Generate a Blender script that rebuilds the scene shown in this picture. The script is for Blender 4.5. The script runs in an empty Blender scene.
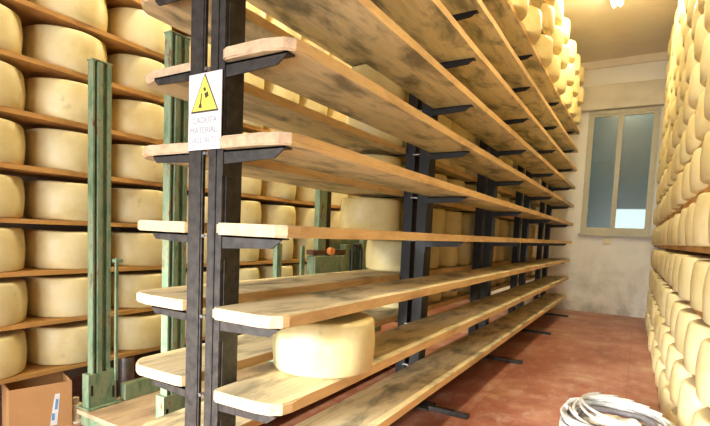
import bpy, bmesh, math, random
from mathutils import Vector, Matrix, noise
random.seed(7)
C = bpy.context.scene.collection
PI = math.pi
H0 = 1.185            # camera height above the floor
FAR = 8.95            # end wall
TOPZ = H0 + 3.02      # ceiling
ORD = ['', 'first', 'second', 'third', 'fourth', 'fifth', 'sixth', 'seventh', 'eighth', 'ninth', 'tenth', 'eleventh', 'twelfth',
       'thirteenth', 'fourteenth', 'fifteenth', 'sixteenth', 'seventeenth', 'eighteenth', 'nineteenth', 'twentieth']

# ------------------------------------------------------------------ materials
def new_mat(name):
    m = bpy.data.materials.new(name); m.use_nodes = True
    nt = m.node_tree; b = nt.nodes['Principled BSDF']
    return m, nt, b
def N(nt, t, **kw):
    n = nt.nodes.new(t)
    for k, v in kw.items():
        if k in n.inputs.keys(): n.inputs[k].default_value = v
        else: setattr(n, k, v)
    return n
def ramp(nt, stops, interp='LINEAR'):
    r = nt.nodes.new('ShaderNodeValToRGB'); r.color_ramp.interpolation = interp
    el = r.color_ramp.elements
    while len(el) < len(stops): el.new(0.5)
    for e, (p, c) in zip(el, stops):
        e.position = p; e.color = (c[0], c[1], c[2], 1)
    return r
def mixc(nt, fac, a, b, mode='MIX'):
    m = nt.nodes.new('ShaderNodeMix'); m.data_type = 'RGBA'; m.blend_type = mode
    for sock, v in ((m.inputs[0], fac), (m.inputs[6], a), (m.inputs[7], b)):
        if isinstance(v, (int, float)): sock.default_value = v
        elif isinstance(v, tuple): sock.default_value = (v[0], v[1], v[2], 1)
        else: nt.links.new(v, sock)
    return m.outputs[2]
def coords(nt, scale=(1, 1, 1), rand=0.0, world=False):
    L = nt.links
    if world:
        g = nt.nodes.new('ShaderNodeNewGeometry'); src = g.outputs['Position']
    else:
        t = nt.nodes.new('ShaderNodeTexCoord'); src = t.outputs['Object']
    mp = nt.nodes.new('ShaderNodeMapping'); mp.inputs['Scale'].default_value = scale
    if rand:
        oi = nt.nodes.new('ShaderNodeObjectInfo')
        ad = nt.nodes.new('ShaderNodeVectorMath'); ad.operation = 'MULTIPLY_ADD'
        cb = nt.nodes.new('ShaderNodeCombineXYZ')
        for i in range(3): L.new(oi.outputs['Random'], cb.inputs[i])
        L.new(cb.outputs[0], ad.inputs[0]); ad.inputs[1].default_value = (rand, rand * 1.7, rand * .6); L.new(src, ad.inputs[2])
        src = ad.outputs[0]
    L.new(src, mp.inputs[0]); return mp.outputs[0]
def noise_n(nt, vec, scale, detail=4, rough=.55, dist=0):
    n = N(nt, 'ShaderNodeTexNoise', Scale=scale, Detail=detail, Roughness=rough, Distortion=dist)
    nt.links.new(vec, n.inputs['Vector']); return n.outputs['Fac']
def bump(nt, b, h, strength=.3, dist=.01):
    bp = N(nt, 'ShaderNodeBump', Strength=strength, Distance=dist)
    nt.links.new(h, bp.inputs['Height']); nt.links.new(bp.outputs[0], b.inputs['Normal'])

def simple(name, col, rough=.6, metal=0, var=.12, scale=14):
    m, nt, b = new_mat(name)
    v = coords(nt, rand=3)
    n = noise_n(nt, v, scale)
    lo = tuple(c * (1 - var) for c in col); hi = tuple(min(1, c * (1 + var)) for c in col)
    r = ramp(nt, [(.3, lo), (.7, hi)]); nt.links.new(n, r.inputs[0]); nt.links.new(r.outputs[0], b.inputs['Base Color'])
    b.inputs['Roughness'].default_value = rough; b.inputs['Metallic'].default_value = metal
    return m

def wood_mat(name, light, mid, dark, blot=.55, knots=True):
    m, nt, b = new_mat(name); L = nt.links
    vg = coords(nt, (26, 1.1, 26), rand=9)
    g = noise_n(nt, vg, 1.6, 6, .62, .9)
    r = ramp(nt, [(.25, mid), (.5, light), (.78, tuple(c * .82 for c in mid))]); L.new(g, r.inputs[0])
    vb = coords(nt, (5, 1.9, 5), rand=7)
    bl = noise_n(nt, vb, 1.5, 5, .6, .4)
    rb = ramp(nt, [(.47, (0, 0, 0)), (.66, (1, 1, 1))]); L.new(bl, rb.inputs[0])
    mu = N(nt, 'ShaderNodeMath', operation='MULTIPLY'); L.new(rb.outputs[0], mu.inputs[0]); mu.inputs[1].default_value = blot
    c = mixc(nt, mu.outputs[0], r.outputs[0], dark)
    # knots: sparse dark rings
    vk = coords(nt, (7, 2.6, 7), rand=5)
    vo = N(nt, 'ShaderNodeTexVoronoi', Scale=1.0); L.new(vk, vo.inputs['Vector'])
    rk = ramp(nt, [(.0, (1, 1, 1)), (.11, (.15, .15, .15)), (.16, (0, 0, 0))]); L.new(vo.outputs['Distance'], rk.inputs[0])
    mk = N(nt, 'ShaderNodeMath', operation='MULTIPLY'); L.new(rk.outputs[0], mk.inputs[0]); mk.inputs[1].default_value = .55 if knots else 0
    c = mixc(nt, mk.outputs[0], c, (.24, .11, .035))
    oi = nt.nodes.new('ShaderNodeObjectInfo')
    hv = N(nt, 'ShaderNodeHueSaturation'); L.new(c, hv.inputs['Color'])
    mr = N(nt, 'ShaderNodeMapRange'); mr.inputs['To Min'].default_value = .86; mr.inputs['To Max'].default_value = 1.1
    L.new(oi.outputs['Random'], mr.inputs[0]); L.new(mr.outputs[0], hv.inputs['Value'])
    L.new(hv.outputs[0], b.inputs['Base Color']); b.inputs['Roughness'].default_value = .68
    bump(nt, b, g, .35, .004)
    return m

def cheese_mat():
    m, nt, b = new_mat('cheese_rind'); L = nt.links
    v = coords(nt, rand=11)
    n1 = noise_n(nt, v, 4.5, 5, .6)
    r1 = ramp(nt, [(.3, (.65, .52, .22)), (.52, (.76, .66, .35)), (.75, (.82, .75, .46))]); L.new(n1, r1.inputs[0])
    # faint dotted marks pressed in the rind
    vd = coords(nt, (1, 1, 1))
    vo = N(nt, 'ShaderNodeTexVoronoi', Scale=58.0); L.new(vd, vo.inputs['Vector'])
    rd = ramp(nt, [(.0, (1, 1, 1)), (.2, (0, 0, 0))]); L.new(vo.outputs['Distance'], rd.inputs[0])
    n2 = noise_n(nt, v, 9, 2); rn = ramp(nt, [(.5, (0, 0, 0)), (.62, (1, 1, 1))]); L.new(n2, rn.inputs[0])
    mu = N(nt, 'ShaderNodeMath', operation='MULTIPLY'); L.new(rd.outputs[0], mu.inputs[0]); L.new(rn.outputs[0], mu.inputs[1])
    mu2 = N(nt, 'ShaderNodeMath', operation='MULTIPLY'); L.new(mu.outputs[0], mu2.inputs[0]); mu2.inputs[1].default_value = .35
    c = mixc(nt, mu2.outputs[0], r1.outputs[0], (.42, .31, .12))
    # green-grey mould specks
    n3 = noise_n(nt, v, 13, 2); r3 = ramp(nt, [(.68, (0, 0, 0)), (.78, (.45, .45, .45))]); L.new(n3, r3.inputs[0])
    c = mixc(nt, r3.outputs[0], c, (.40, .40, .20))
    oi = nt.nodes.new('ShaderNodeObjectInfo')
    hv = N(nt, 'ShaderNodeHueSaturation'); L.new(c, hv.inputs['Color'])
    mr = N(nt, 'ShaderNodeMapRange'); mr.inputs['To Min'].default_value = .88; mr.inputs['To Max'].default_value = 1.08
    L.new(oi.outputs['Random'], mr.inputs[0]); L.new(mr.outputs[0], hv.inputs['Value'])
    L.new(hv.outputs[0], b.inputs['Base Color']); b.inputs['Roughness'].default_value = .42
    bump(nt, b, n1, .15, .004)
    return m

M = {}
M['cheese'] = cheese_mat()
M['board'] = wood_mat('shelf_wood', (.73, .62, .38), (.58, .45, .22), (.15, .135, .085), .85)
M['edge'] = wood_mat('sawn_edge_wood', (.74, .52, .25), (.62, .38, .14), (.30, .16, .07), .5)
M['end'] = simple('end_grain_wood', (.55, .39, .24), .8, 0, .22, 30)
M['board_old'] = wood_mat('rack_wood', (.60, .33, .09), (.46, .21, .05), (.18, .08, .03), .45)
M['deck'] = wood_mat('deck_wood', (.52, .38, .23), (.42, .28, .15), (.22, .14, .08), .6)
M['steel'] = simple('dark_grey_steel', (.031, .027, .023), .5, .1, .6, 30)
M['black'] = simple('black_steel', (.010, .010, .012), .45, .1, .3)
M['galv'] = simple('galvanised_steel', (.42, .42, .42), .35, .9, .2)
M['dark_wood'] = simple('dark_wood', (.10, .05, .025), .7, 0, .3)
M['white'] = simple('white_plastic', (.66, .66, .65), .45, 0, .04)
M['hose'] = simple('white_hose', (.44, .43, .41), .4, 0, .25, 40)
M['strap'] = simple('grey_strap', (.16, .15, .165), .7, 0, .15, 40)
M['yellow'] = simple('sign_yellow', (.88, .76, .10), .5, 0, .04)
M['ink'] = simple('sign_ink', (.06, .05, .03), .6, 0, .1)
M['faint'] = simple('faded_lettering', (.34, .34, .38), .6, 0, .1)
M['orange'] = simple('orange_plastic', (.75, .27, .08), .4)
M['red'] = simple('red_paint', (.45, .05, .04), .5)
M['tape_w'] = simple('white_tape', (.8, .82, .83), .5)
M['tape_b'] = simple('blue_print', (.12, .35, .62), .5)
M['card'] = simple('cardboard', (.52, .28, .11), .8, 0, .07, 8)
M['sock'] = simple('cream_plastic', (.74, .66, .45), .5, 0, .05)
M['frame'] = simple('window_frame_paint', (.52, .50, .37), .5, 0, .07)
def green():
    m, nt, b = new_mat('worn_green_paint'); L = nt.links
    v = coords(nt, (1, 1, .35), rand=4, world=True)
    n = noise_n(nt, v, 19, 7, .72)
    r = ramp(nt, [(.36, (.11, .18, .10)), (.50, (.20, .30, .185)), (.58, (.27, .31, .19)), (.66, (.14, .08, .04))])
    L.new(n, r.inputs[0]); L.new(r.outputs[0], b.inputs['Base Color']); b.inputs['Roughness'].default_value = .5
    b.inputs['Metallic'].default_value = .1
    return m
M['green'] = green()
def floor_mat():
    m, nt, b = new_mat('worn_red_floor'); L = nt.links
    v = coords(nt, world=True)
    n1 = noise_n(nt, v, 1.5, 8, .7, .3)
    r1 = ramp(nt, [(.33, (.23, .062, .036)), (.48, (.32, .11, .068)), (.58, (.40, .19, .12)), (.70, (.52, .36, .26))]); L.new(n1, r1.inputs[0])
    v2 = coords(nt, (2.2, 1.1, 1), world=True)
    n2 = noise_n(nt, v2, 4.2, 7, .75); r2 = ramp(nt, [(.50, (0, 0, 0)), (.72, (.75, .75, .75))]); L.new(n2, r2.inputs[0])
    c = mixc(nt, r2.outputs[0], r1.outputs[0], (.52, .38, .30))
    # expansion joint grid
    br = N(nt, 'ShaderNodeTexBrick', Scale=1.0); br.offset = 0
    br.inputs['Color1'].default_value = (0, 0, 0, 1); br.inputs['Color2'].default_value = (0, 0, 0, 1); br.inputs['Mortar'].default_value = (1, 1, 1, 1)
    br.inputs['Mortar Size'].default_value = .006; br.inputs['Brick Width'].default_value = .9; br.inputs['Row Height'].default_value = 1.6
    L.new(v, br.inputs['Vector'])
    mu = N(nt, 'ShaderNodeMath', operation='MULTIPLY'); L.new(br.outputs['Color'], mu.inputs[0]); mu.inputs[1].default_value = .35
    c = mixc(nt, mu.outputs[0], c, (.2, .08, .06))
    L.new(c, b.inputs['Base Color'])
    rr = N(nt, 'ShaderNodeMapRange'); rr.inputs['To Min'].default_value = .28; rr.inputs['To Max'].default_value = .6
    L.new(n2, rr.inputs[0]); L.new(rr.outputs[0], b.inputs['Roughness'])
    bump(nt, b, n1, .12, .01)
    return m
M['floor'] = floor_mat()
def plaster(name, base, stain, low=False):
    m, nt, b = new_mat(name); L = nt.links
    v = coords(nt, world=True)
    n1 = noise_n(nt, v, 1.7, 7, .65, .4)
    r1 = ramp(nt, [(.42, (0, 0, 0)), (.7, (1, 1, 1))]); L.new(n1, r1.inputs[0])
    fac = r1.outputs[0]
    if low:                                   # damp stains sit on the lowest metre of the wall
        g = nt.nodes.new('ShaderNodeNewGeometry'); sx = nt.nodes.new('ShaderNodeSeparateXYZ'); L.new(g.outputs['Position'], sx.inputs[0])
        mr = N(nt, 'ShaderNodeMapRange'); mr.inputs['From Min'].default_value = 1.5; mr.inputs['From Max'].default_value = .1
        L.new(sx.outputs[2], mr.inputs[0])
        mu = N(nt, 'ShaderNodeMath', operation='MULTIPLY'); L.new(fac, mu.inputs[0]); L.new(mr.outputs[0], mu.inputs[1]); fac = mu.outputs[0]
        n4 = noise_n(nt, v, 6, 5, .7)
        m3 = N(nt, 'ShaderNodeMapRange'); m3.inputs['From Min'].default_value = .28; m3.inputs['From Max'].default_value = .02; L.new(sx.outputs[2], m3.inputs[0])
        m4 = N(nt, 'ShaderNodeMath', operation='MULTIPLY'); L.new(m3.outputs[0], m4.inputs[0]); L.new(n4, m4.inputs[1])
        m5 = N(nt, 'ShaderNodeMath', operation='ADD', use_clamp=True); L.new(m4.outputs[0], m5.inputs[0]); L.new(fac, m5.inputs[1]); fac = m5.outputs[0]
    c = mixc(nt, fac, base, stain)
    L.new(c, b.inputs['Base Color']); b.inputs['Roughness'].default_value = .8
    bump(nt, b, n1, .2, .01)
    return m
M['plaster'] = plaster('plaster', (.88, .88, .83), (.44, .42, .38), True)
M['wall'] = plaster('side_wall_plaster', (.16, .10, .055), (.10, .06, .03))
M['ceiling'] = plaster('ceiling_plaster', (.86, .80, .68), (.80, .72, .58))
M['lintel'] = plaster('shutter_box_paint', (.72, .68, .55), (.62, .57, .45))
def glass():
    m = bpy.data.materials.new('window_glass'); m.use_nodes = True; nt = m.node_tree; nt.nodes.clear(); L = nt.links
    o = nt.nodes.new('ShaderNodeOutputMaterial'); mx = nt.nodes.new('ShaderNodeMixShader')
    t = nt.nodes.new('ShaderNodeBsdfTransparent'); t.inputs[0].default_value = (.50, .56, .53, 1)
    g = nt.nodes.new('ShaderNodeBsdfGlossy'); g.inputs['Roughness'].default_value = .28; g.inputs[0].default_value = (.8, .8, .8, 1)
    f = nt.nodes.new('ShaderNodeFresnel'); f.inputs[0].default_value = 1.6
    L.new(f.outputs[0], mx.inputs[0]); L.new(t.outputs[0], mx.inputs[1]); L.new(g.outputs[0], mx.inputs[2]); L.new(mx.outputs[0], o.inputs[0])
    return m
M['glass'] = glass()
def emit(name, col, s):
    m, nt, b = new_mat(name); b.inputs['Base Color'].default_value = (*col, 1)
    b.inputs['Emission Color'].default_value = (*col, 1); b.inputs['Emission Strength'].default_value = s
    return m
M['tube'] = emit('lamp_tube', (1, .88, .60), 60)
M['tube_dim'] = emit('dim_lamp_tube', (1, .84, .50), 14)
M['ext'] = simple('outside_grey_blue_wall', (.10, .125, .115), .8, 0, .2, 2)
M['ext2'] = simple('outside_pale_wall', (.85, .87, .9), .8, 0, .03, 2)
M['ext3'] = simple('outside_shutter', (.085, .11, .10), .7, 0, .15, 3)

# ------------------------------------------------------------------ mesh helpers
def finish(name, bm, mat, parent=None, smooth=False, loc=None):
    me = bpy.data.meshes.new(name); bmesh.ops.recalc_face_normals(bm, faces=bm.faces); bm.to_mesh(me); bm.free()
    if smooth:
        for p in me.polygons: p.use_smooth = True
    me.materials.append(mat)
    o = bpy.data.objects.new(name, me); C.objects.link(o)
    if loc: o.location = loc
    if parent: o.parent = parent
    return o
def box(bm, x0, x1, y0, y1, z0, z1, bev=0):
    r = bmesh.ops.create_cube(bm, size=1)
    bmesh.ops.scale(bm, vec=(x1 - x0, y1 - y0, z1 - z0), verts=r['verts'])
    bmesh.ops.translate(bm, vec=((x0 + x1) / 2, (y0 + y1) / 2, (z0 + z1) / 2), verts=r['verts'])
    if bev:
        es = set(e for v in r['verts'] for e in v.link_edges)
        bmesh.ops.bevel(bm, geom=list(es), offset=bev, segments=2, affect='EDGES', profile=.6)
def prism(bm, pts, axis, a, b):
    """outline pts (2-D) extruded along axis from a to b"""
    def P(p, t): return {'x': (t, p[0], p[1]), 'y': (p[0], t, p[1]), 'z': (p[0], p[1], t)}[axis]
    A = [bm.verts.new(P(p, a)) for p in pts]; B = [bm.verts.new(P(p, b)) for p in pts]
    bm.faces.new(A); bm.faces.new(B[::-1])
    n = len(pts)
    for i in range(n): bm.faces.new((A[i], A[(i + 1) % n], B[(i + 1) % n], B[i]))
def channel(bm, cx, cy, z0, z1, w, d, t, open_dir):
    """C-section upright with its open side towards open_dir (+y, -y, +x, -x)"""
    if open_dir in ('+y', '-y'):
        s = 1 if open_dir == '+y' else -1
        pts = [(-w/2, -s*d/2), (w/2, -s*d/2), (w/2, s*d/2), (w/2 - t, s*d/2), (w/2 - t, -s*(d/2 - t)), (-w/2 + t, -s*(d/2 - t)), (-w/2 + t, s*d/2), (-w/2, s*d/2)]
    else:
        s = 1 if open_dir == '+x' else -1
        pts = [(-s*d/2, -w/2), (-s*d/2, w/2), (s*d/2, w/2), (s*d/2, w/2 - t), (-s*(d/2 - t), w/2 - t), (-s*(d/2 - t), -w/2 + t), (s*d/2, -w/2 + t), (s*d/2, -w/2)]
    prism(bm, [(cx + p[0], cy + p[1]) for p in pts], 'z', z0, z1)
def cyl(bm, p, q, r, n=16):
    p, q = Vector(p), Vector(q); d = q - p
    res = bmesh.ops.create_cone(bm, cap_ends=True, segments=n, radius1=r, radius2=r, depth=d.length)
    rot = Vector((0, 0, 1)).rotation_difference(d).to_matrix().to_4x4()
    bmesh.ops.transform(bm, matrix=Matrix.Translation((p + q) / 2) @ rot, verts=res['verts'])
def tube(bm, pts, r, n=10, closed=False):
    pts = [Vector(p) for p in pts]; rings = []
    m = len(pts)
    for i, p in enumerate(pts):
        a = pts[(i - 1) % m] if closed or i > 0 else p; b = pts[(i + 1) % m] if closed or i < m - 1 else p
        t = (b - a).normalized(); u = t.cross(Vector((0, 0, 1)))
        if u.length < .05: u = t.cross(Vector((1, 0, 0)))
        u.normalize(); w = t.cross(u)
        rings.append([bm.verts.new(p + (u * math.cos(k * 2 * PI / n) + w * math.sin(k * 2 * PI / n)) * r) for k in range(n)])
    for i in range(m if closed else m - 1):
        A, B = rings[i], rings[(i + 1) % m]
        for k in range(n): bm.faces.new((A[k], A[(k + 1) % n], B[(k + 1) % n], B[k]))
    if not closed: bm.faces.new(rings[0]); bm.faces.new(rings[-1][::-1])
def tag(o, label=None, cat=None, group=None, kind=None):
    if label: o['label'] = label
    if cat: o['category'] = cat
    if group: o['group'] = group
    if kind: o['kind'] = kind
    return o
def empty(name, loc, label, cat, group=None, rz=0):
    o = bpy.data.objects.new(name, None); C.objects.link(o); o.location = loc; o.rotation_euler = (0, 0, rz)
    return tag(o, label, cat, group)
def struct(name, bm, mat, parent=None):
    o = finish(name, bm, mat, parent)
    if not parent: o['kind'] = 'structure'
    return o
def sbox(name, mat, *a, parent=None, bev=0):
    bm = bmesh.new(); box(bm, *a, bev=bev); return struct(name, bm, mat, parent)

# ------------------------------------------------------------------ room shell
WL, WR, BK = -3.62, 0.80, -3.0
sbox('floor', M['floor'], WL - .2, WR + .2, BK - .2, FAR + .2, -.12, 0)
sbox('ceiling', M['ceiling'], WL - .2, WR + .2, BK - .2, FAR + .2, TOPZ, TOPZ + .15)
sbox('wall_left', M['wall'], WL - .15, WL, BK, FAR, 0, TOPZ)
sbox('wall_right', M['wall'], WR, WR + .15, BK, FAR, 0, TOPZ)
# end wall with the window opening
wx0, wx1, wz0, wz1 = -.885, .135, H0 + .165, H0 + 2.20
bm = bmesh.new()
box(bm, WL - .15, wx0, FAR, FAR + .22, 0, TOPZ); box(bm, wx1, WR + .15, FAR, FAR + .22, 0, TOPZ)
box(bm, wx0, wx1, FAR, FAR + .22, 0, wz0); box(bm, wx0, wx1, FAR, FAR + .22, wz1, TOPZ)
struct('wall_far', bm, M['plaster'])
# wall behind the camera with a wide open doorway
bm = bmesh.new()
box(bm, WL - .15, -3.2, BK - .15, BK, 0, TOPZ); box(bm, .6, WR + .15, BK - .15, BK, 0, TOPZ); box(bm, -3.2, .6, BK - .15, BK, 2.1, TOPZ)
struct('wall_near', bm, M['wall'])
# shutter box and ceiling edge over the window
sbox('trim_1', M['lintel'], -1.5, WR, FAR - .10, FAR, wz1 + .005, wz1 + .40, bev=.006)
sbox('trim_2', M['ceiling'], WL, WR, FAR - .05, FAR, TOPZ - .12, TOPZ, bev=.004)
# window
win = bpy.data.objects.new('window_1', None); C.objects.link(win); win.location = (0, FAR, wz0); win['kind'] = 'structure'
def wp(name, mat, x0, x1, y0, y1, z0, z1, bev=.004, parent=None):
    bm = bmesh.new(); box(bm, x0, x1, y0, y1, z0, z1, bev=bev)
    bmesh.ops.translate(bm, vec=(0, -FAR, -wz0), verts=bm.verts)
    return finish(name, bm, mat, parent or win)
bm = bmesh.new()
for a in ((wx0, wx0 + .05, wz0, wz1), (wx1 - .05, wx1, wz0, wz1), (wx0 + .05, wx1 - .05, wz0, wz0 + .06), (wx0 + .05, wx1 - .05, wz1 - .06, wz1)):
    box(bm, a[0], a[1], FAR - .035, FAR + .08, a[2], a[3])
bmesh.ops.translate(bm, vec=(0, -FAR, -wz0), verts=bm.verts); finish('window_frame', bm, M['frame'], win)
mxx = (wx0 + wx1) / 2 - .03
for (a, b_) in ((wx0 + .05, mxx), (mxx, wx1 - .05)):
    bm = bmesh.new(); z0, z1 = wz0 + .06, wz1 - .06
    for q in ((a, a + .036, z0, z1), (b_ - .036, b_, z0, z1), (a + .036, b_ - .036, z0, z0 + .04), (a + .036, b_ - .036, z1 - .04, z1)):
        box(bm, q[0], q[1], FAR - .015, FAR + .03, q[2], q[3])
    bmesh.ops.translate(bm, vec=(0, -FAR, -wz0), verts=bm.verts); s = finish('window_sash', bm, M['frame'], win)
    wp('glass', M['glass'], a + .034, b_ - .034, FAR + .005, FAR + .012, z0 + .038, z1 - .038, 0, s)
wp('window_handle', M['galv'], mxx - .012, mxx + .012, FAR - .045, FAR - .016, wz0 + .85, wz0 + .98)
wp('window_sill', M['frame'], wx0 - .03, wx1 + .03, FAR - .07, FAR - .001, wz0 - .045, wz0 - .002)
# yard outside the window
bm = bmesh.new(); box(bm, -4, -.52, 11.0, 11.3, 0, 5.5)
for k in range(6): box(bm, -1.3, -.56, 10.98, 11.0, .3 + k * .85, 1.1 + k * .85)
struct('outside_wall', bm, M['ext'])
bm = bmesh.new(); box(bm, -.52, 3, 11.6, 11.9, 1.95, 5.5)
for k in range(4): box(bm, -.45 + k * .4, -.12 + k * .4, 11.58, 11.6, 2.0, 4.9)
struct('outside_wall_upper', bm, M['ext3'])
sbox('outside_ground', M['ext2'], -6, 6, FAR + .25, 16, -.2, -.05)

# ------------------------------------------------------------------ shelf boards
def lvl(n): return H0 - .895 + .29 * n            # underside of board n
def board(x0, x1, y0, y1, z, t, mat, label, group, chx=None, seed=0, ch=.035, rz=0, px=0):
    """long loose plank with slightly wavy sawn edges; outline built around its near end"""
    rnd = random.Random(seed); n = 44
    outl, outr = [], []
    for i in range(n + 1):
        y = y0 + (y1 - y0) * i / n
        w = lambda k: .004 * noise.noise(Vector((y * 2.3, seed * 3.1, k))) + .0025 * noise.noise(Vector((y * 9, seed * 1.7, k)))
        a, b_ = x0 + w(1), x1 + w(9)
        outl.append((a, y)); outr.append((b_, y))
    if chx == 'r': outl[0:1] = [(x0 + .022, y0 - .0), (x0 + .004, y0 + .006), (x0 + .0005, y0 + .02)]
    if chx == 'l': outr[0:1] = [(x1 - .04, y0 - .0), (x1 - .012, y0 + .008), (x1 - .001, y0 + .03)]
    if chx:            # outer corner rounded off at the near end
        arc = [(ch * (1 - math.sin(q)), ch * (1 - math.cos(q)) * .8) for q in (PI / 2, PI / 3, PI / 6, 0)][::-1]
        kk = rnd.uniform(.75, 1.25); arc = [(ch * 1.5 * kk, 0), (ch * .62, ch * .22), (ch * .14, ch * .66), (0, ch * 1.25 * kk)]
        if chx == 'r': outr[0:1] = [(x1 - a, y0 + b) for a, b in arc]
        else: outl[0:1] = [(x0 + a, y0 + b) for a, b in arc]
    ox, oy = (x0 + x1) / 2, y0
    sk = rnd.uniform(-.012, .012)
    bm = bmesh.new(); poly = [(a - ox, y - oy) for a, y in outl][::-1] + [(a - ox, y - oy) for a, y in outr]
    i0 = len(outl) - 1
    poly[i0] = (poly[i0][0], poly[i0][1] + sk)
    prism(bm, poly, 'z', 0, t)
    es = [e for e in bm.edges if abs(e.verts[0].co.z - e.verts[1].co.z) < 1e-6]
    bmesh.ops.bevel(bm, geom=es, offset=.005, segments=2, affect='EDGES')
    big = [f for f in bm.faces if len(f.verts) > 8]; bmesh.ops.triangulate(bm, faces=big)
    o = finish('shelf_board', bm, mat, loc=(ox, oy, z)); o.rotation_euler = (0, 0, rz)
    if mat is M['board']:
        o.data.materials.append(M['edge']); o.data.materials.append(M['end'])
        for p in o.data.polygons:
            if abs(p.normal.z) < .8: p.material_index = 1 if abs(p.normal.y) < .45 else 2
    return tag(o, label, 'shelf board', group)

T = .040
XA0, XA1 = -1.238, -.944      # aisle-side boards
XI0, XI1 = -1.775, -1.422     # inner boards
for n in range(12):
    word = ORD[n + 1]
    board(XA0, XA1, 1.125 + random.uniform(-.012, .012), 8.36 + random.uniform(-.05, .04), lvl(n), T, M['board'],
          f'{"bare " if n < 9 and n != 1 else ""}wooden plank on the aisle side of black steel rack, {word} from floor',
          'planks on the aisle side of the steel rack', 'r', 100 + n, ch=.062)
    board(XI0, XI1, 1.165 + random.uniform(-.02, .02), 8.36 + random.uniform(-.05, .04), lvl(n), T, M['board'],
          f'wooden plank on the lift side of black steel rack, {word} from floor',
          'planks on the lift side of the steel rack', 'l', 200 + n, ch=.08)
LX0, LX1 = -3.30, -2.885
for n in range(12):
    board(LX0, LX1, .75, 8.5, lvl(n), .026, M['board_old'],
          f'orange-brown plank under cheeses in the rack behind green lift, {ORD[n + 1]} from floor', 'planks in the rack behind the lift', None, 300 + n)
RRZ = .012
def rx(y): return .215 - .012 * (y - 2)            # face line of the right-hand rack
for n in range(-1, 13):
    z = lvl(n) if n >= 0 else .002
    t = .030 if n >= 0 else .03
    board(rx(1.0) + .055, rx(1.0) + .40, 1.0, 8.5, z, t, M['board_old'],
          f'wooden plank under cheeses in the rack beside the coiled hose, {ORD[n + 2]} from floor', 'planks in the rack beside the coiled hose', None, 400 + n, rz=RRZ)

# ------------------------------------------------------------------ black steel rack
PY = [1.205, 3.02, 4.68, 6.38, 8.10]
rack = empty('steel_rack', (-1.33, 1.205, 0), 'black and grey steel cantilever rack carrying planks along the red aisle', 'rack')
def part(name, bm, mat, par, base):
    bmesh.ops.translate(bm, vec=(-base[0], -base[1], -base[2]), verts=bm.verts)
    return finish(name, bm, mat, par)
RB = (-1.33, 1.205, 0)
for i, py in enumerate(PY):
    for s, xc in ((-1, -1.383), (1, -1.280)):
        bm = bmesh.new(); zt = TOPZ - .25
        if i == 0:                      # open pair: angle section on one side, narrow box section on the other
            if s < 0:
                prism(bm, [(-1.417, py - .045), (-1.342, py - .045), (-1.342, py - .034), (-1.407, py - .034), (-1.407, py + .018), (-1.417, py + .018)], 'z', .012, zt)
                box(bm, -1.360, -1.349, py - .049, py - .045, .012, zt)
            else:
                prism(bm, [(-1.314, py - .045), (-1.246, py - .045), (-1.246, py + .048), (-1.256, py + .048), (-1.256, py - .034), (-1.314, py - .034)], 'z', .012, zt)
                box(bm, -1.285, -1.274, py - .049, py - .045, .012, zt)
                box(bm, -1.2455, -1.241, py - .030, py - .012, .012, zt)
        else:
            channel(bm, xc, py + .015, .012, zt, .068, .12, .006, '+y')
        part('upright', bm, M['steel'] if i == 0 else M['black'], rack, RB)
    bm = bmesh.new(); box(bm, -1.52, -1.15, py - .08, py + .08, 0, .012, bev=.002); part('base_plate', bm, M['steel'], rack, RB)
    # spacer plates bolted through the pair at every level
    for n in range(12 if i < 2 else 0):
        bm = bmesh.new(); box(bm, *((-1.3415, -1.3145, py - .048, py - .030) if i == 0 else (-1.3485, -1.3145, py - .052, py + .04)), lvl(n) - .012, lvl(n) - .004)
        sp_ = part('spacer_plate', bm, M['galv'], rack, RB)
        bm = bmesh.new(); bx_ = -1.328 if i == 0 else -1.356; cyl(bm, (bx_, py - .053, lvl(n) - .008), (bx_, py - .0482, lvl(n) - .008), .006, 8)
        part('bolt', bm, M['galv'], sp_, RB)
    for n in range(12):
        z = lvl(n) - .002
        bm = bmesh.new()      # tapered arm under the aisle board: web, top flange, end plate
        pts = [(-1.245, z), (-.975, z), (-.975, z - .008), (-1.015, z - .036), (-1.245, z - .046)]
        y0 = py - .045
        prism(bm, pts, 'y', y0, y0 + .006); box(bm, -1.245, -.975, y0, y0 + .04, z - .006, z)
        box(bm, -1.2455, -1.2395, y0 - .004, y0 + .044, z - .085, z)
        part('shelf_bracket', bm, M['black'] if i else M['steel'], rack, RB)
        if i < 2 or (i < 3 and n < 6):
            bm = bmesh.new()
            pts = [(-1.418, z), (-1.620, z), (-1.620, z - .010), (-1.60, z - .028), (-1.418, z - .034)] if i == 0 else [(-1.418, z), (-1.655, z), (-1.655, z - .009), (-1.418, z - .009)]
            prism(bm, pts, 'y', y0, y0 + .006); box(bm, -1.620 if i == 0 else -1.655, -1.418, y0, y0 + .04, z - .006, z)
            part('shelf_bracket', bm, M['steel'], rack, RB)
    bm = bmesh.new()          # foot bar lying on the floor into the aisle
    box(bm, -1.15, -.875, py - .06, py - .015, .0, .030, bev=.003)
    part('foot_bar', bm, M['steel'], rack, RB)
for z in (.05, TOPZ - .3):
    for xc in (-1.383, -1.28):
        bm = bmesh.new(); box(bm, xc - .02, xc + .02, PY[0] + .05, PY[-1] - .05, z, z + .05); part('tie_rail', bm, M['steel'], rack, RB)

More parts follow.
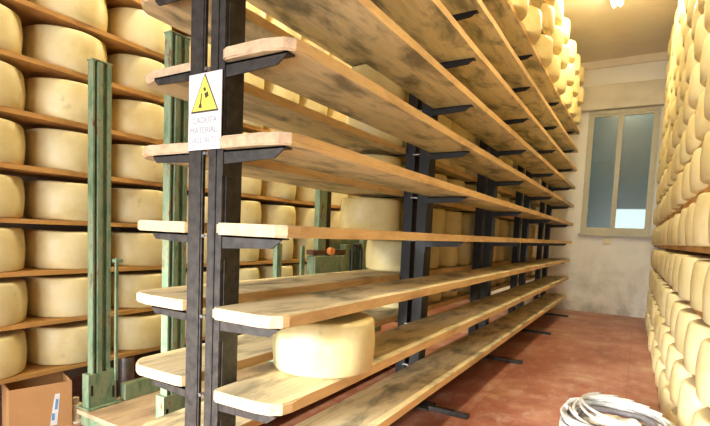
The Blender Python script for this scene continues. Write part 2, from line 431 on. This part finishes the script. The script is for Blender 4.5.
# racks along the walls: dark wooden posts behind the cheeses
def wall_rack(label, xs, ys, x_arm0, x_arm1, levels, z0, rz=0):
    r = empty('storage_rack', (xs, ys[0], 0), label, 'rack', rz=rz)
    for y in ys:
        bm = bmesh.new(); box(bm, -.04, .04, y - ys[0] - .035, y - ys[0] + .035, 0, TOPZ - .3, bev=.004); finish('post', bm, M['dark_wood'], r)
        for n in levels:
            z = lvl(n) - .0165
            bm = bmesh.new(); box(bm, x_arm0 - xs, x_arm1 - xs, y - ys[0] - .015, y - ys[0] + .015, z, z + .016)
            finish('shelf_support', bm, M['dark_wood'], r)
    return r
wall_rack('dark-posted wooden storage rack along the wall behind the green lift', -3.40, [.80, 2.17, 3.535, 4.90, 6.265, 7.63, 8.45], -3.37, -2.93, range(12), 0)
rr = wall_rack('storage rack packed with cheeses along the wall beside the coiled hose', rx(1.0) + .52, [1.02, 2.4, 3.75, 5.1, 6.5, 7.9, 8.44],
               rx(1.0) + .10, rx(1.0) + .42, range(13), 0, rz=RRZ)

# ------------------------------------------------------------------ cheese wheels
def wheel_mesh(name, r, h, seed, bulge=.010):
    rnd = random.Random(seed); bm = bmesh.new(); n = 44
    b_ = bulge
    prof = [(0, 0), (r * .8, 0.0), (r - b_ - .012, .0005), (r - b_ - .003, .004), (r - b_ + .003, .013), (r - .003, h * .27), (r, h * .5), (r - .003, h * .73),
            (r - b_ + .003, h - .016), (r - b_ - .003, h - .006), (r - b_ - .012, h - .001), (r * .8, h - .002), (0, h - .003)]
    rings = []
    for (pr, pz) in prof:
        if pr == 0: rings.append([bm.verts.new((0, 0, pz))]); continue
        ring = []
        for k in range(n):
            a = 2 * PI * k / n
            d = 1 + .010 * noise.noise(Vector((math.cos(a) * 1.4, math.sin(a) * 1.4, seed + pz * 6)))
            dz = .004 * noise.noise(Vector((math.cos(a) * 1.2, math.sin(a) * 1.2, seed * 2.3))) if pz > .02 else 0
            ring.append(bm.verts.new((pr * d * math.cos(a), pr * d * math.sin(a), pz + dz)))
        rings.append(ring)
    for A, B in zip(rings, rings[1:]):
        for k in range(n):
            if len(A) == 1: bm.faces.new((A[0], B[(k + 1) % n], B[k]))
            elif len(B) == 1: bm.faces.new((A[k], A[(k + 1) % n], B[0]))
            else: bm.faces.new((A[k], A[(k + 1) % n], B[(k + 1) % n], B[k]))
    bmesh.ops.recalc_face_normals(bm, faces=bm.faces)
    me = bpy.data.meshes.new(name); bm.to_mesh(me); bm.free()
    for p in me.polygons: p.use_smooth = True
    me.materials.append(M['cheese']); return me
WB = [wheel_mesh('cheese_wheel', .229, .234, 11, .012), wheel_mesh('cheese_wheel', .226, .238, 12, .011), wheel_mesh('cheese_wheel', .231, .230, 13, .013), wheel_mesh('cheese_wheel', .224, .235, 14, .011), wheel_mesh('cheese_wheel', .228, .227, 15, .012)]
WI = [wheel_mesh('cheese_wheel', .213, .229, 31), wheel_mesh('cheese_wheel', .215, .224, 32), wheel_mesh('cheese_wheel', .211, .227, 33), wheel_mesh('cheese_wheel', .214, .221, 34), wheel_mesh('cheese_wheel', .210, .230, 35)]
WM = [wheel_mesh('cheese_wheel', .214, .207, 1), wheel_mesh('cheese_wheel', .211, .210, 2), wheel_mesh('cheese_wheel', .216, .204, 3),
      wheel_mesh('cheese_wheel', .209, .208, 4), wheel_mesh('cheese_wheel', .213, .203, 5)]
wr = random.Random(21)
WHEELS = []     # (key, rack, level, x, y, z, mesh index, rot)
def addw(rk, n, k, x, y, z):
    WHEELS.append((f'{rk}{n}_{k}', rk, n, x + wr.uniform(-.008, .008), y + wr.uniform(-.006, .006), z, wr.randrange(5), wr.uniform(0, 6.28)))
for n in range(12):
    for k in range(15):
        addw('L', n, k, -3.085, 1.118 + .479 * k, lvl(n) + .0262)
for n in range(-1, 13):
    off = .0
    for k in range(17):
        y = 1.22 + .48 * k + off
        if y < 8.4: addw('R', n, k, rx(y) + .228, y, (lvl(n) + .0302) if n >= 0 else .0322)
for n in range(1, 9):
    if n >= 3: addw('I', n, 0, -1.654, 2.93, lvl(n) + T + .0007)
    elif n == 2: addw('I', n, 0, -1.654, 3.30, lvl(n) + T + .0007)
    for k in range(11):
        y = (3.40 if n != 2 else 3.77) + .455 * k
        if y < 8.2: addw('I', n, k + 1, -1.654, y, lvl(n) + T + .0007)
for n in range(9, 12):
    for b_ in range(4):
        for q in range(3):
            y = (PY[b_] + PY[b_ + 1]) / 2 + .02 + (q - 1) * .515
            addw('U', n, b_ * 3 + q, -1.080, y, lvl(n) + T + .0007); addw('V', n, b_ * 3 + q, -1.605, y, lvl(n) + T + .0007)
INDIV = set(q.split(':')[0] + '_' + j for q in 'I1:1,2,3,4,6,7,8,9,10,11; I2:0,1,2,3,4,5,6,7,8,10; I3:0,1,2,3,4,5,6,7,8,11; I4:0,1,2,3,4,6,7,8,11; I5:0,1,2,3,4,6,7,8,11; I6:0,1,2,3,4,6,7,8,11; I7:0; L0:0,1,2,3,4; L1:0,1,2,3,4,5,6; L2:0,1,2,3,4,5,6; L3:0,1,2,3,4,5,6,7; L4:0,1,2,3,4,5,6,7,8; L5:0,1,2,3,4; L6:0,1,2,4,5; L7:1,2,3,4,5,6,7; L9:4,5,6,7; R-1:4,5,6,7,8,9,10,11,12,13,14; R0:2,3,4,5,6,7,8,9,10,11,12,13,14; R1:2,3,4,5,6,7,8,9,10,11,12,13,14; R10:8,9,10,11,12,13,14; R11:9,10,11,12,13,14; R12:11,12,13,14; R2:2,3,4,5,6,7,8,9,10,11,12,13; R3:2,3,4,5,6,7,8,9,10,11,12,13,14; R4:3,4,5,6,7,8,9,10,11,12,13,14; R5:3,4,5,6,7,8,9,10,11,12,13,14; R6:4,5,6,7,8,9,10,11,12,13,14; R7:4,5,6,7,8,9,10,11,12,13,14; R8:5,6,7,8,9,10,11,12,13,14; R9:7,8,9,10,11,12,13,14; U10:5,6,7,8,9,10,11; U11:6,7,8,9,10,11; U9:4,5,6,7,8,9,10,11'.split('; ') for j in q.split(':')[1].split(','))  #@@
NOTE = {'L': 'rack behind the green lift', 'R': 'rack beside the coiled hose', 'I': 'lift side of black steel rack',
        'U': 'aisle side of black steel rack', 'V': 'lift side of black steel rack'}
GRP = {'L': 'cheese wheels in the rack behind the lift', 'R': 'cheese wheels in the rack beside the coiled hose',
       'I': 'cheese wheels on the lift side of the steel rack', 'U': 'cheese wheels high on the aisle side of the steel rack', 'V': 'cheese wheels on the lift side of the steel rack'}
rest = bmesh.new(); have_rest = False; cnt = {}
for key, rk, n, x, y, z, mi, rot in WHEELS:
    if INDIV is not None and key not in INDIV:
        if rk in 'LRUI':
            tmp = bmesh.new(); tmp.from_mesh((WB if rk in 'LR' else WI if rk in 'IU' else WM)[mi]); bmesh.ops.transform(tmp, matrix=Matrix.Translation((x, y, z)) @ Matrix.Rotation(rot, 4, 'Z'), verts=tmp.verts)
            m2 = bpy.data.meshes.new('t'); tmp.to_mesh(m2); tmp.free(); rest.from_mesh(m2); bpy.data.meshes.remove(m2); have_rest = True
        continue
    cnt[(rk, n)] = cnt.get((rk, n), 0) + 1
    o = bpy.data.objects.new('cheese_wheel', (WB if rk in 'LR' else WI if rk in 'IU' else WM)[mi]); C.objects.link(o); o.location = (x, y, z); o.rotation_euler = (0, 0, rot)
    up = n + (2 if rk == 'R' else 1)
    tag(o, f'cheese wheel, {ORD[cnt[(rk, n)]]} from camera, {ORD[up]} shelf up, {NOTE[rk]}', 'cheese', GRP[rk])
    if INDIV is None: o['key'] = key
if have_rest:
    o = finish('cheese_wheels', rest, M['cheese'], smooth=True)
    tag(o, 'mass of further cheese wheels mostly hidden deep in the racks', 'cheese', kind='stuff')
else: rest.free()
# the single wheel on the bare aisle plank
o = bpy.data.objects.new('cheese_wheel', wheel_mesh('cheese_wheel', .216, .215, 9)); C.objects.link(o); o.location = (-1.112, 1.622, lvl(1) + T)
tag(o, 'single bright white-lit cheese wheel alone on a low aisle plank near the camera', 'cheese')

# ------------------------------------------------------------------ warning sign on the first post
SX0, SX1, SZ0, SZ1, SY = -1.407, -1.243, H0 + .268, H0 + .530, 1.205 - .0555
sg = empty('warning_sign', ((SX0 + SX1) / 2, SY, (SZ0 + SZ1) / 2), 'white sign with yellow falling-load triangle fixed on the nearest rack post', 'sign')
w2, h2 = (SX1 - SX0) / 2, (SZ1 - SZ0) / 2
bm = bmesh.new(); box(bm, -w2, w2, -.002, .001, -h2, h2); finish('sign_plate', bm, M['white'], sg)
def flat(name, pts, y, mat, par, th=.0008):
    bm = bmesh.new(); prism(bm, pts, 'y', y - th, y); return finish(name, bm, mat, par)
def tri(cx, cz, s): return [(cx - s * .5, cz - s * .40), (cx + s * .5, cz - s * .40), (cx, cz + s * .56)]
tr = flat('triangle_border', tri(0, .052, .138), -.0022, M['ink'], sg)
flat('triangle_panel', tri(0, .052, .122), -.0031, M['yellow'], tr)
bm = bmesh.new()
prism(bm, [(.000, .060), (.016, .066), (.022, .050), (.006, .043)], 'y', -.0050, -.0042)    # tumbling load
prism(bm, [(-.006, .078), (.004, .082), (.008, .070), (-.002, .067)], 'y', -.0050, -.0042)
prism(bm, [(-.022, .022), (-.016, .022), (-.012, .062), (-.017, .062)], 'y', -.0050, -.0042)  # motion stroke
prism(bm, [(-.030, .014), (-.012, .012), (-.014, .026), (-.024, .026)], 'y', -.0050, -.0042)
finish('pictogram', bm, M['ink'], tr)
for k, s in enumerate(('CADUTA', 'MATERIALI', "DALL'ALTO")):
    cu = bpy.data.curves.new('lettering', 'FONT'); cu.body = s; cu.size = .030; cu.align_x = 'CENTER'; cu.extrude = .0002; cu.materials.append(M['faint'])
    tt = bpy.data.objects.new('tmp', cu); C.objects.link(tt); bpy.context.view_layer.update(); me = bpy.data.meshes.new_from_object(tt.evaluated_get(bpy.context.evaluated_depsgraph_get())); me.name = 'lettering'; bpy.data.objects.remove(tt)
    if not me.materials: me.materials.append(M['faint'])
    t = bpy.data.objects.new('lettering', me); C.objects.link(t); t.parent = sg; t.location = (0, -.0030, -.040 - .034 * k); t.rotation_euler = (PI / 2, 0, 0)

# ------------------------------------------------------------------ green lift trolley
lb = (-2.3, 1.55, 0)
lift = empty('lift_trolley', lb, 'worn green steel lift trolley with two masts standing beside the cheese rack', 'trolley')
def lp(name, mat, *boxes, par=None, bev=.003, fn=None):
    bm = bmesh.new()
    for a in boxes: box(bm, *a, bev=bev)
    if fn: fn(bm)
    return part(name, bm, mat, par or lift, lb)
def mast(x, y, top, w=.05, d=.108):
    bm = bmesh.new()
    # H-shaped mast: two flanges, a web and inner guide rails
    box(bm, x - w/2, x + w/2, y - d/2, y - d/2 + .012, .12, top, bev=.002); box(bm, x - w/2, x + w/2, y + d/2 - .022, y + d/2, .12, top, bev=.002)
    box(bm, x - .007, x + .004, y - d/2 + .01, y + d/2 - .01, .12, top)
    box(bm, x + .004, x + w/2 + .004, y - .028, y + .002, .14, top - .004, bev=.003)
    mo = part('mast', bm, M['green'], lift, lb)
    cap = lp('mast_cap', M['green'], (x - w/2 - .004, x + w/2 + .004, y - d/2 - .004, y + d/2 + .004, top, top + .008), par=mo)
    return mo
MT = H0 + .92
m1 = mast(-2.65, 1.554, H0 + .885); m2 = mast(-2.03, 1.580, H0 + .93)
for (x, y) in ((-2.65, 1.554), (-2.03, 1.585)):
    f = lp('mast_foot', M['green'], (x - .03, x + .034, y - .082, y + .085, .114, .315))
    lp('foot_slot', M['black'], (x + .034, x + .036, y - .068, y - .055, .19, .25), par=f, bev=0)
    lp('foot_slot', M['black'], (x + .034, x + .036, y + .060, y + .073, .15, .22), par=f, bev=0)
    lp('foot_flange', M['green'], (x - .06, x + .06, y - .095, y + .10, .112, .122), par=f)
for x in (-2.62, -2.03):
    lp('chassis_beam', M['green'], (x - .02, x + .03, 1.68, 4.16, .113, .215))
lp('cross_beam', M['green'], (-2.67, -1.82, 1.46, 1.50, .02, .085))
lp('cross_beam', M['green'], (-2.69, -1.82, 4.10, 4.18, .02, .085))
for x in (-2.62, -1.88):
    for y in (1.60, 3.95):
        c_ = bmesh.new(); cyl(c_, (x - .02, y, .042), (x + .02, y, .042), .042, 20); part('caster', c_, M['black'], lift, lb)
lp('deck_board', M['deck'], (-2.685, -1.80, 1.445, 4.2, .086, .112))
# lever on mast 1
lp('side_rail', M['green'], (-2.615, -2.600, 1.622, 1.640, .25, .98))
lp('pin', M['green'], (-2.62, -2.58, 1.610, 1.655, .955, .975))
# hoist machinery at the far end of the chassis
lp('hoist_column', M['green'], (-2.34, -2.29, 3.20, 3.31, .215, H0 + .72))
lp('guide_rod', M['black'], (-2.335, -2.30, 3.325, 3.385, .44, H0 + .70))
lp('motor_housing', M['green'], (-2.36, -2.27, 3.14, 3.60, H0 - .46, H0 - .205), bev=.010)
kn = bmesh.new(); cyl(kn, (-2.275, 3.345, H0 - .165), (-2.235, 3.34, H0 - .165), .032, 20); k = part('stop_knob', kn, M['orange'], lift, lb)
lp('knob_bracket', M['dark_wood'], (-2.35, -2.28, 3.12, 3.62, H0 - .195, H0 - .155))
lp('stake', M['green'], (-2.31, -2.27, 2.66, 2.72, .44, H0 - .10), bev=.006)
lp('stake', M['green'], (-2.31, -2.29, 2.98, 3.025, .44, H0 - .12), bev=.004)
lp('stanchion', M['green'], (-2.34, -2.29, 3.615, 3.70, .44, H0 - .11))
bm = bmesh.new()
tube(bm, [(-2.29, 3.75, H0 - .72), (-2.29, 3.75, H0 - .16), (-2.29, 3.78, H0 - .115), (-2.29, 3.88, H0 - .115), (-2.29, 3.91, H0 - .16), (-2.29, 3.91, H0 - .72)], .019, 8)
part('guard_hoop', bm, M['black'], lift, lb)
lp('gear_case', M['green'], (-2.46, -2.37, 3.45, 4.14, .44, H0 - .05), bev=.01)
lp('side_panel', M['green'], (-2.34, -2.29, 3.95, 4.14, .44, H0 - .03))
lp('end_stop', M['red'], (-2.158, -2.12, 3.20, 3.38, .30, .42))
lp('machine_base', M['green'], (-2.47, -2.16, 2.60, 4.16, .216, .44))

# ------------------------------------------------------------------ cardboard box below the rack
cb = empty('cardboard_box', (-2.905, 1.34, 0), 'open brown cardboard box with blue and white tape on floor under lowest plank', 'box', None, -.26)
bm = bmesh.new(); t = .006; X, Y, Z = .115, .150, .262
box(bm, -X, X, -Y, Y, 0, t); box(bm, -X, -X + t, -Y, Y, t, Z); box(bm, X - t, X, -Y, Y, t, Z); box(bm, -X + t, X - t, -Y, -Y + t, t, Z); box(bm, -X + t, X - t, Y - t, Y, t, Z)
finish('carton', bm, M['card'], cb)
bm = bmesh.new(); prism(bm, [(-X + .006, Z - .002), (-X + .010, Z - .002), (-X + .09, Z - .12), (-X + .086, Z - .12)], 'y', -Y + .008, Y - .008); finish('flap', bm, M['card'], cb)
bm = bmesh.new(); prism(bm, [(-Y + .19, .02), (-Y + .225, .02), (-Y + .24, .20), (-Y + .215, .20)], 'x', X, X + .0012); finish('tape', bm, M['tape_w'], cb)
bm = bmesh.new()
prism(bm, [(-Y + .197, .05), (-Y + .212, .05), (-Y + .214, .09), (-Y + .200, .09)], 'x', X + .0012, X + .002)
prism(bm, [(-Y + .212, .11), (-Y + .226, .11), (-Y + .231, .17), (-Y + .219, .17)], 'x', X + .0012, X + .002)
finish('print', bm, M['tape_b'], cb)
bm = bmesh.new(); cyl(bm, (-2.80, 1.50, .012), (-2.80, 1.50, .10), .035, 20); cyl(bm, (-2.80, 1.50, 0), (-2.80, 1.50, .012), .055, 20); cyl(bm, (-2.80, 1.50, .10), (-2.80, 1.50, .14), .018, 16)
tag(finish('floor_bracket', bm, M['sock']), 'pale metal floor fitting between cardboard box and mast foot', 'fitting')
bm = bmesh.new(); cyl(bm, (-3.0, 1.95, 0), (-3.0, 1.95, .262), .055, 24)
tag(finish('canister', bm, M['galv'], smooth=False), 'grey upright canister on the floor behind the green mast foot', 'canister')

# ------------------------------------------------------------------ coiled white hose and bag on the aisle floor
bx, by = -.032, 2.36
bb = empty('plastic_tub', (bx, by, 0), 'round white plastic tub on the red floor under the coiled hose', 'tub')
bm = bmesh.new(); nn = 40
prof = [(.0, .004), (.165, .004), (.178, .0), (.215, .33), (.228, .335), (.228, .350), (.208, .350), (.17, .012), (.0, .012)]
rings = [[bm.verts.new((r * math.cos(2*PI*k/nn), r * math.sin(2*PI*k/nn), z)) for k in range(nn)] if r else [bm.verts.new((0, 0, z))] for r, z in prof]
for A, B in zip(rings, rings[1:]):
    for k in range(nn):
        if len(A) == 1: bm.faces.new((A[0], B[(k+1) % nn], B[k]))
        elif len(B) == 1: bm.faces.new((A[k], A[(k+1) % nn], B[0]))
        else: bm.faces.new((A[k], A[(k+1) % nn], B[(k+1) % nn], B[k]))
finish('tub_body', bm, M['white'], bb, smooth=True)
bm = bmesh.new()          # crumpled bag filling the tub
r = bmesh.ops.create_icosphere(bm, subdivisions=5, radius=1)
for v in bm.verts:
    c = v.co.copy(); d = noise.noise(c * 2.1) * .20 + noise.noise(c * 5.0 + Vector((3, 1, 2))) * .12
    v.co = Vector((c.x * .140, c.y * .140, c.z * .09)) * (1 + d)
    v.co += Vector((bx, by, .325))
tag(finish('plastic_bag', bm, M['white'], smooth=True), 'crumpled white plastic bag filling the tub inside the hose coil', 'bag')
bm = bmesh.new(); hr = random.Random(5); pts = []
turns = 9; per = 40
for i in range(turns * per):
    a = 2 * PI * i / per; tnum = i / per
    R = .203 + .012 * math.sin(tnum * 2.1 + 1) + .012 * math.sin(a * 2 + tnum * 3)
    z = .368 + .013 * (tnum % 4.5) + .012 * math.sin(a + tnum * 2.3)
    pts.append((bx + R * math.cos(a) + .01 * math.sin(tnum * 5), by + R * math.sin(a), z))
tube(bm, pts, .0075, 8)
for q in range(5):        # strands crossing over the coil
    a0 = .6 + q * .33; a1 = a0 + 2.2 + .25 * q
    pp = []
    for j in range(24):
        s = j / 23; a = a0 + (a1 - a0) * s; R = .212 * (1 - 1.4 * s * (1 - s) * (.55 + .12 * q))
        pp.append((bx + R * math.cos(a), by + R * math.sin(a), .432 + .010 * math.sin(PI * s) + .006 * q))
    tube(bm, pp, .0065, 8)
tag(finish('hose_coil', bm, M['hose'], smooth=True), 'white hose coiled in many loops on the tub in the red aisle', 'hose')
bm = bmesh.new(); pp = []
for j in range(60):
    a = -.35 + 5.2 * j / 59; R = .150
    pp.append((bx + R * math.cos(a), by + R * math.sin(a), .398 + .006 * math.sin(3 * a)))
tube(bm, pp, .013, 8)
tag(finish('strap', bm, M['strap'], smooth=True), 'grey padded strap looped inside the coiled white hose', 'strap')

# socket box on the end wall
sk = empty('socket_box', (-.47, FAR, H0 + .045), 'small cream socket box on the stained end wall below the window', 'socket')
bm = bmesh.new(); box(bm, -.06, .06, -.035, 0, -.055, .055, bev=.006); finish('casing', bm, M['sock'], sk)
bm = bmesh.new(); cyl(bm, (0, -.041, 0), (0, -.034, 0), .03, 20); finish('socket_face', bm, M['sock'], sk)

# ------------------------------------------------------------------ lamps
def lamp(x, y0, y1, label, power, tubes='tube'):
    z = TOPZ - .0
    l = empty('ceiling_lamp', (x, y0, z), label, 'lamp', 'strip lamps on the ceiling')
    bm = bmesh.new(); box(bm, -.07, .07, 0, y1 - y0, -.07, 0, bev=.006); finish('lamp_housing', bm, M['white'], l)
    for dx in (-.035, .035):
        bm = bmesh.new(); cyl(bm, (dx, .03, -.088), (dx, y1 - y0 - .03, -.088), .013, 12); finish('lamp_tube', bm, M[tubes], l, smooth=True)
    ld = bpy.data.lights.new('strip_light', 'AREA'); ld.shape = 'RECTANGLE'; ld.size = .2; ld.size_y = y1 - y0; ld.energy = power; ld.color = (1, .86, .54)
    lo = bpy.data.objects.new('strip_light', ld); C.objects.link(lo); lo.location = (x, (y0 + y1) / 2, z - .115); return l
lamp(-.45, 5.45, 6.8, 'white twin-tube strip lamp on the ceiling towards the window end of aisle', 20)
lamp(-.45, 1.9, 3.2, 'added unseen twin-tube strip lamp on ceiling above the bare planks', 45, 'tube_dim')  # added lamp, out of view, brightens the upper part of the aisle
lamp(-2.30, 1.6, 2.85, 'white twin-tube strip lamp on ceiling over the green lift', 32, 'tube_dim')
lamp(-2.30, 5.0, 6.25, 'white twin-tube strip lamp on ceiling between the racks beyond the lift', 70, 'tube_dim')

# daylight through the open doorway behind the camera
ld = bpy.data.lights.new('doorway_daylight', 'AREA'); ld.shape = 'RECTANGLE'; ld.size = 3.6; ld.size_y = 2.1; ld.energy = 150; ld.color = (.97, .985, 1)
lo = bpy.data.objects.new('doorway_daylight', ld); C.objects.link(lo); lo.location = (-1.3, BK + .05, 1.10); lo.rotation_euler = (PI / 2, 0, 0)
sd = bpy.data.lights.new('low_sun', 'SUN'); sd.energy = 7.5; sd.angle = .22; sd.color = (1, .98, .94)
so = bpy.data.objects.new('low_sun', sd); C.objects.link(so); so.location = (-2, -8, 3)
so.rotation_euler = Vector((.16, 1, -.235)).to_track_quat('-Z', 'Y').to_euler()
w = bpy.data.worlds.new('World'); bpy.context.scene.world = w; w.use_nodes = True
w.node_tree.nodes['Background'].inputs[0].default_value = (.88, .94, 1, 1); w.node_tree.nodes['Background'].inputs[1].default_value = 2.2

# ------------------------------------------------------------------ camera
f, yaw, pitch, roll = 470.0, .541, .0723, -.0423
cy, sy, cp, sp, cr, sr = math.cos(yaw), math.sin(yaw), math.cos(pitch), math.sin(pitch), math.cos(roll), math.sin(roll)
fw = Vector((-sy * cp, cy * cp, -sp)); rt = Vector((cy, sy, 0)); dn = fw.cross(rt)
R_ = rt * cr + dn * sr; D_ = -rt * sr + dn * cr
cam = bpy.data.cameras.new('camera'); co = bpy.data.objects.new('camera', cam); C.objects.link(co)
m = Matrix((( R_.x, -D_.x, -fw.x, 0), (R_.y, -D_.y, -fw.y, 0), (R_.z, -D_.z, -fw.z, H0), (0, 0, 0, 1)))
co.matrix_world = m
cam.sensor_width = 36; cam.lens = f * 36 / 710; cam.shift_y = 54 / 710; cam.clip_start = .05
sc = bpy.context.scene; sc.camera = co
vs = sc.view_settings; vs.view_transform = 'Standard'; vs.look = 'None'; vs.gamma = 1; vs.use_curve_mapping = False; vs.exposure = .62
sc.cycles.max_bounces = 10; sc.cycles.diffuse_bounces = 6
